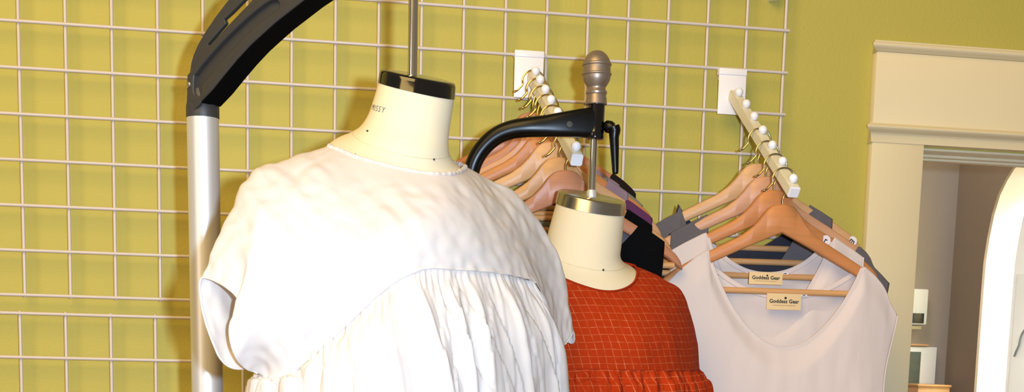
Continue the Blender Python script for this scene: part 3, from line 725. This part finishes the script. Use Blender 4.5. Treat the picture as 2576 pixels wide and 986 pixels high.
YK = [
 [(828, 369, .565), (715, 405, .60), (628, 445, .628), (563, 575, .655), (511, 699, .672)],
 [(845, 375, .575), (735, 425, .622), (655, 505, .665), (620, 630, .692), (598, 749, .700)],
 [(855, 379, .58), (748, 442, .632), (672, 545, .68), (622, 690, .705), (578, 828, .702)],
 [(868, 384, .585), (765, 460, .645), (692, 590, .69), (635, 760, .712), (597, 903, .695)],
 [(885, 391, .592), (800, 500, .66), (740, 660, .70), (690, 825, .71), (645, 938, .665)],
 [(905, 398, .598), (850, 520, .668), (805, 680, .708), (757, 820, .712), (715, 947, .69)],
 [(940, 408, .605), (910, 530, .672), (890, 640, .706), (870, 740, .708), (850, 835, .702)],
 [(990, 421, .61), (985, 510, .665), (975, 590, .70), (965, 665, .703), (962, 730, .70)],
 [(1050, 433, .612), (1055, 500, .655), (1058, 565, .685), (1060, 625, .692), (1060, 677, .69)],
 [(1100, 438, .605), (1115, 500, .64), (1130, 560, .66), (1145, 620, .666), (1155, 677, .665)],
 [(1138, 437, .585), (1175, 500, .605), (1205, 560, .617), (1232, 625, .622), (1255, 686, .62)],
 [(1158, 431, .555), (1215, 490, .558), (1262, 555, .555), (1305, 630, .555), (1345, 711, .55)],
 [(1166, 426, .53), (1227, 475, .518), (1290, 540, .508), (1345, 650, .50), (1390, 800, .485)],
 [(1169, 423, .515), (1238, 464, .492), (1312, 528, .474), (1384, 665, .455), (1418, 866, .447)],
 [(1170, 420, .50), (1245, 459, .475), (1322, 514, .45), (1408, 650, .43), (1441, 832, .42)],
 [(1160, 415, .48), (1235, 465, .45), (1312, 530, .42), (1390, 690, .395), (1430, 860, .40)],
 [(1130, 407, .462), (1200, 480, .425), (1250, 560, .40), (1290, 650, .39), (1320, 740, .395)],
 [(1010, 385, .45), (1020, 470, .41), (1020, 560, .385), (1020, 650, .38), (1020, 730, .385)],
 [(900, 372, .475), (840, 460, .44), (800, 580, .43), (770, 720, .44), (740, 880, .46)],
 [(860, 368, .50), (760, 440, .49), (690, 560, .50), (640, 740, .58), (633, 925, .635)],
 [(843, 367, .525), (730, 420, .53), (645, 500, .55), (580, 740, .635), (558, 905, .668)],
 [(834, 367, .545), (718, 408, .565), (628, 465, .59), (552, 640, .65), (513, 790, .672)],
]
def wr(p, s, seed, ax=(1, 1, 1)): return noise.noise(Vector((p.x * ax[0] + seed, p.y * ax[1], p.z * ax[2])) * s)
def yoke_disp(u, v, p):
    q = Vector((p.x * .80 + p.z * .60, 0, -p.x * .60 + p.z * .80))        # across / along the slanting creases
    a = noise.noise(Vector((q.x * 46, q.z * 10, 3.1))) + .6 * noise.noise(Vector((q.x * 75, q.z * 22, 7.7)))
    w = sstep(.02, .2, v) * (1 - .5 * sstep(.85, 1, v))
    d = .0026 * a * w + .0014 * noise.noise(Vector((p.x * 60, p.y * 60, p.z * 60))) * w
    if v > .8: d += .0022 * noise.noise(Vector((p.x * 90, p.y * 90, p.z * 50 + 4))) * sstep(.8, 1, v)
    return d
bl = thing('white_blouse', 'white linen blouse with gathered front on the nearer dress form', 'blouse', (at(1020, 900, D1).x, -D1, 1.0))
NUY, NVY = 352, 110
GY = cloth_surface(net(YK, O1), NUY, NVY, yoke_disp)
cloth_obj('yoke', GY, M['white_linen'], bl)
per = NUY / len(YK)
neck = [c[0] for c in GY]
def twist(i, n): return .0030 + .0004 * math.sin(i * 1.1) + .0004 * math.sin(i * .37)
cord('neck_binding', neck, [twist(i, len(neck)) for i in range(len(neck))], M['white_linen'], bl)
iu = lambda k: int(k * per)
def seg(a, b): return [GY[i % NUY][-1] for i in range(iu(a), iu(b) + 1)]
cord('yoke_seam', [p + Vector((0, -.0008, 0)) for p in seg(5, 11)], .0017, M['white_linen'], bl, False)
cord('sleeve_hem', seg(19, 26.1), .0016, M['white_linen'], bl, False)
cord('sleeve_hem', seg(12.6, 15.4), .0014, M['white_linen'], bl, False)
SK = [
 [(648, 936, .63), (630, 952, .63), (621, 988, .635), (600, 1250, .645), (585, 1600, .66)],
 [(680, 945, .675), (672, 965, .683), (668, 990, .688), (655, 1250, .70), (640, 1600, .72)],
 [(715, 946, .688), (712, 962, .697), (710, 990, .703), (700, 1250, .73), (690, 1600, .75)],
 [(780, 893, .697), (778, 935, .712), (776, 990, .722), (770, 1250, .75), (765, 1600, .77)],
 [(850, 835, .70), (850, 910, .722), (850, 990, .735), (848, 1250, .76), (846, 1600, .78)],
 [(962, 730, .698), (965, 860, .735), (968, 990, .75), (968, 1250, .77), (970, 1600, .79)],
 [(1060, 677, .688), (1075, 830, .725), (1085, 990, .74), (1090, 1250, .76), (1092, 1600, .775)],
 [(1155, 677, .663), (1180, 830, .695), (1195, 990, .705), (1205, 1250, .72), (1210, 1600, .73)],
 [(1255, 686, .618), (1295, 830, .638), (1312, 990, .643), (1325, 1250, .65), (1330, 1600, .66)],
 [(1318, 702, .57), (1372, 830, .57), (1390, 990, .568), (1403, 1250, .57), (1410, 1600, .575)],
 [(1345, 711, .545), (1400, 835, .525), (1422, 990, .515), (1434, 1250, .51), (1440, 1600, .51)],
 [(1335, 730, .46), (1385, 850, .44), (1400, 990, .43), (1410, 1250, .42), (1415, 1600, .41)],
 [(1200, 740, .40), (1210, 850, .385), (1215, 990, .375), (1220, 1250, .37), (1220, 1600, .365)],
 [(1020, 732, .39), (1010, 850, .38), (1000, 990, .37), (990, 1250, .365), (985, 1600, .36)],
 [(745, 885, .46), (720, 935, .455), (700, 990, .45), (680, 1250, .445), (660, 1600, .44)],
]
rnd = random.Random(5)
FOLDS = []
for c in [1.2, 1.9, 2.5, 10.2, 11, 11.6, 12.2, 12.8, 13.4, 14, 14.6]:
    FOLDS.append((c, rnd.uniform(.10, .16), rnd.uniform(.005, .010), rnd.uniform(-.18, .30), rnd.uniform(0, .25)))
FOLDS += [(3.3, .16, .006, .05, .05), (3.9, .18, .007, .1, .0), (4.65, .20, .008, .25, .0), (5.35, .20, .012, .5, .0), (6.2, .15, .010, .55, .0), (6.95, .13, .011, .2, .0), (7.6, .18, .013, .2, .0), (8.5, .2, .010, .1, .0), (9.3, .15, .007, .1, .1),
          (3.62, .05, -.004, .05, 0), (4.3, .05, -.004, .2, 0), (5.0, .05, -.004, .35, 0), (5.8, .055, -.007, .6, 0), (6.6, .05, -.008, .36, 0), (7.25, .045, -.007, .05, 0), (8.0, .05, -.008, .25, 0), (8.95, .05, -.005, .1, 0)]
PK = [(2.6 + i * .155 + rnd.uniform(-.05, .05), rnd.uniform(.03, .06), rnd.uniform(.0015, .004)) for i in range(48)]
def skirt_disp(u, v, p):
    d = 0; f = sstep(0, .30, v)
    for c, w, a, dr, dl in FOLDS:
        ww = w * (1 + 1.6 * min(v, .5)); x = (u - (c + dr * min(v, .6) * 2)) / ww
        if abs(x) < 4: d += .8 * a * (math.exp(-x * x) - .35) * (.25 + .75 * sstep(dl, dl + .22, v))
    top = sstep(0, .012, v) * (1 - sstep(.05, .22, v))
    d += top * .0035 * noise.noise(Vector((u * 9.0, v * 9, 1.0)))
    d += sum(a * math.exp(-((u - c) / w) ** 2) for c, w, a in PK if abs(u - c) < .2) * sstep(-.005, .012, v) * (1 - sstep(.03, .14, v))
    d = d * sstep(-.01, .03, v)
    d += f * (.0022 * noise.noise(Vector((p.x * 26, p.y * 26, p.z * 11))) + .0012 * noise.noise(Vector((p.x * 60, p.y * 60, p.z * 40))))
    return d
GS = cloth_surface(net(SK, O1), 420, 120, skirt_disp)
cloth_obj('gathered_body', GS, M['white_linen'], bl)

O2 = -.085
RT_ = [
 [(1599, 672, .45), (1660, 698, .44), (1714, 735, .43), (1743, 820, .42), (1758, 930, .42)],
 [(1604, 688, .475), (1655, 720, .478), (1700, 770, .478), (1728, 840, .478), (1744, 932, .478)],
 [(1592, 714, .505), (1630, 750, .518), (1665, 795, .528), (1690, 850, .53), (1705, 933, .53)],
 [(1558, 731, .535), (1585, 775, .552), (1610, 820, .562), (1630, 870, .568), (1640, 932, .565)],
 [(1512, 732, .55), (1525, 775, .567), (1540, 820, .577), (1553, 870, .582), (1560, 930, .58)],
 [(1460, 718, .555), (1465, 765, .572), (1470, 815, .582), (1475, 870, .586), (1480, 928, .585)],
 [(1415, 700, .55), (1405, 750, .572), (1395, 805, .582), (1392, 865, .586), (1392, 927, .585)],
 [(1370, 680, .54), (1340, 730, .555), (1310, 790, .565), (1290, 860, .567), (1285, 925, .565)],
 [(1345, 660, .52), (1290, 690, .525), (1240, 740, .53), (1205, 820, .53), (1200, 925, .53)],
 [(1360, 650, .49), (1300, 690, .47), (1260, 740, .455), (1235, 820, .45), (1230, 925, .45)],
 [(1440, 648, .45), (1430, 700, .42), (1420, 760, .41), (1415, 830, .405), (1415, 925, .405)],
 [(1545, 658, .435), (1560, 700, .405), (1575, 760, .395), (1585, 830, .39), (1590, 925, .39)],
 [(1588, 666, .44), (1640, 698, .415), (1680, 745, .405), (1705, 830, .40), (1715, 925, .40)],
]
def rust_disp(u, v, p):
    w = sstep(.02, .2, v)
    return w * (.0022 * noise.noise(Vector((p.x * 22, p.y * 22, p.z * 16 + 2))) + .0010 * noise.noise(Vector((p.x * 55, p.y * 55, p.z * 45))))
ru = thing('rust_top', 'rust orange windowpane check top on the farther dress form', 'top', (at(1500, 900, D2).x, -D2, 1.0))
fx = Vector((1, .25, 0)).normalized()
def ruv(co):
    s = (co - at(1517, 800, D2)).dot(fx); z = co.z
    return (s * .93 + (z - 1.6) * .30 + 5, (z - 1.6) + s * -.03 + 5)
GR = cloth_surface(net(RT_, O2), 260, 80, rust_disp)
cloth_obj('yoke', GR, M['rust'], ru, uvf=ruv)
cord('neck_binding', [c[0] for c in GR], .0022, M['rust_plain'], ru)
cord('gather_seam', [c[-1] for c in GR], .0012, M['rust_plain'], ru)
RS = []
for c in RT_:
    x, y, d = c[-1]; ox = (x - 1480) * .07
    out = 0.012 if d > .47 else -.012
    RS.append([(x, y, d), (x + ox * .5 + 4, y + 25, d + out * .4), (x + ox + 7, y + 65, d + out), (x + ox * 2, y + 300, d + out * 1.8), (x + ox * 3, y + 620, d + out * 2.4)])
rnd = random.Random(9)
RF = [(c + rnd.uniform(-.08, .08), rnd.uniform(.06, .10), rnd.uniform(.003, .008), rnd.uniform(-.1, .2)) for c in [i * .27 for i in range(48)]]
def ruffle(u, v, p):
    d = 0
    for c, w, a, dr in RF:
        x = (u - (c + dr * v)) / (w * (1 + 1.2 * v))
        if abs(x) < 4: d += a * (math.exp(-x * x) - .3)
    return d * (.35 + .65 * sstep(0, .15, v)) * sstep(-.01, .015, v) + .0015 * noise.noise(Vector((p.x * 50, p.y * 50, p.z * 30))) * sstep(0, .05, v)
cloth_obj('gathered_body', cloth_surface(net(RS, O2), 320, 70, ruffle), M['rust'], ru, uvf=ruv)

# ------------------------------------------------------------------ small things in the hall
def hp_(px, py): return at(px, py, -HY)
a, b = hp_(2280, 727), hp_(2319, 818)
t = thing('wall_thermostat', 'white wall box with a dark screen just past the door frame', 'thermostat', ((a.x + b.x) / 2, HY, b.z))
bm = bmesh.new(); box(bm, (a.x, HY - .03, b.z), (b.x, HY, a.z), .004); obj('casing', bm, M['white_plastic'], t)
c, d = hp_(2284, 788), hp_(2311, 814)
bm = bmesh.new(); box(bm, (c.x, HY - .032, d.z), (d.x, HY - .029, c.z), .001); obj('screen', bm, M['lcd'], t)
c, d = hp_(2284, 819), hp_(2310, 829)
bm = bmesh.new(); box(bm, (c.x, HY - .02, d.z), (d.x, HY, c.z), .002); obj('lower_switch', bm, M['jamb'], t)
a, b = hp_(2262, 871), hp_(2338, 1040)
t = thing('framed_print', 'white framed print with grey green picture below the wall box', 'picture', ((a.x + b.x) / 2, HY, b.z))
bm = bmesh.new(); box(bm, (a.x, HY - .02, b.z), (b.x, HY, a.z), .002); obj('mount', bm, M['paper'], t)
c, d = hp_(2270, 884), hp_(2303, 972)
bm = bmesh.new(); box(bm, (c.x, HY - .022, d.z), (d.x, HY - .019, c.z), .0005); obj('picture_print', bm, M['print'], t)
c, d = hp_(2262, 864), hp_(2327, 871)
bm = bmesh.new(); box(bm, (c.x, HY - .024, d.z), (d.x, HY, c.z), .001); o = obj('top_rail', bm, WOODS[2], t); o['label'] = 'tan strip along the top'
c, d = hp_(2262, 966), hp_(2334, 1060)
t = thing('wooden_box', 'pale wooden box at the bottom of the doorway under the print', 'box', ((c.x + d.x) / 2, HY - .09, d.z))
bm = bmesh.new(); box(bm, (c.x, HY - .12, d.z), (d.x, HY - .021, c.z), .003); obj('box_body', bm, WOODS[2], t)
bm = bmesh.new(); box(bm, (c.x - .003, HY - .124, c.z - .004), (d.x + .003, HY - .021, c.z + .003), .002); obj('lid', bm, WOODS[1], t)
# far room: cable and switch plate on the white wall
fp = Vector((XC + 1.0, 0, 0))
fx_ = lambda px, py: at_plane(px, py, fp, NX)
bm = bmesh.new(); tube(bm, spath([fx_(2600, 810) + Vector((-.012, 0, 0)), fx_(2578, 840) + Vector((-.012, 0, 0)), fx_(2570, 868) + Vector((-.012, 0, 0)), fx_(2562, 886) + Vector((-.012, 0, 0)), fx_(2556, 896) + Vector((-.008, 0, 0))], 30), .0042, 10)
o = obj('cable', bm, M['cable']); prop(o, 'grey cable curving down the white wall at the right edge', 'cable')

c, d = fx_(2562, 690), fx_(2660, 1100)
bm = bmesh.new(); box(bm, (XC + .994, d.y, 0), (XC + 1.0, c.y, c.z), .001); prop(obj('trim_7', bm, M['white_wall']), kind='structure')
# ------------------------------------------------------------------ light
w = bpy.data.worlds.new('room_light'); bpy.context.scene.world = w; w.use_nodes = True
bg = w.node_tree.nodes['Background']; bg.inputs[0].default_value = (1.0, .80, .55, 1); bg.inputs[1].default_value = .16
def area(name, loc, target, size, col, e, sy=None):
    l = bpy.data.lights.new(name, 'AREA'); l.size = size; l.color = col; l.energy = e
    if sy: l.shape = 'RECTANGLE'; l.size_y = sy
    o = bpy.data.objects.new(name, l); C.objects.link(o); o.location = loc
    o.rotation_euler = (Vector(target) - Vector(loc)).to_track_quat('-Z', 'Y').to_euler(); return o
area('ceiling_lamp', (-.7, -2.6, 3.7), (.5, -.2, 1.8), 2.0, (1, .68, .24), 68)
area('shop_window', (-2.6, -3.4, 1.9), (.6, -.4, 1.6), 1.0, (1, .88, .76), 18, 1.8)
fl = bpy.data.lights.new('camera_flash', 'POINT'); fl.shadow_soft_size = .022; fl.color = (.58, .76, 1.0); fl.energy = 122
fo = bpy.data.objects.new('camera_flash', fl); C.objects.link(fo); fo.location = CAM + RM @ Vector((.115, .05, -.02))
area('hall_fill', (oL + .15, .75, 2.6), (oL + .25, 1.2, 1.2), .3, (1, .86, .7), 5)  # unseen fill added to brighten the grey hall wall
area('far_room_daylight', (XC + .5, .9, 2.5), (XC + .9, .9, 1.2), .8, (1, .99, .97), 58)  # unseen area light added as daylight on the white far room
vs = bpy.context.scene.view_settings
vs.view_transform = 'Standard'; vs.look = 'None'; vs.gamma = 1; vs.use_curve_mapping = False; vs.exposure = 0.5
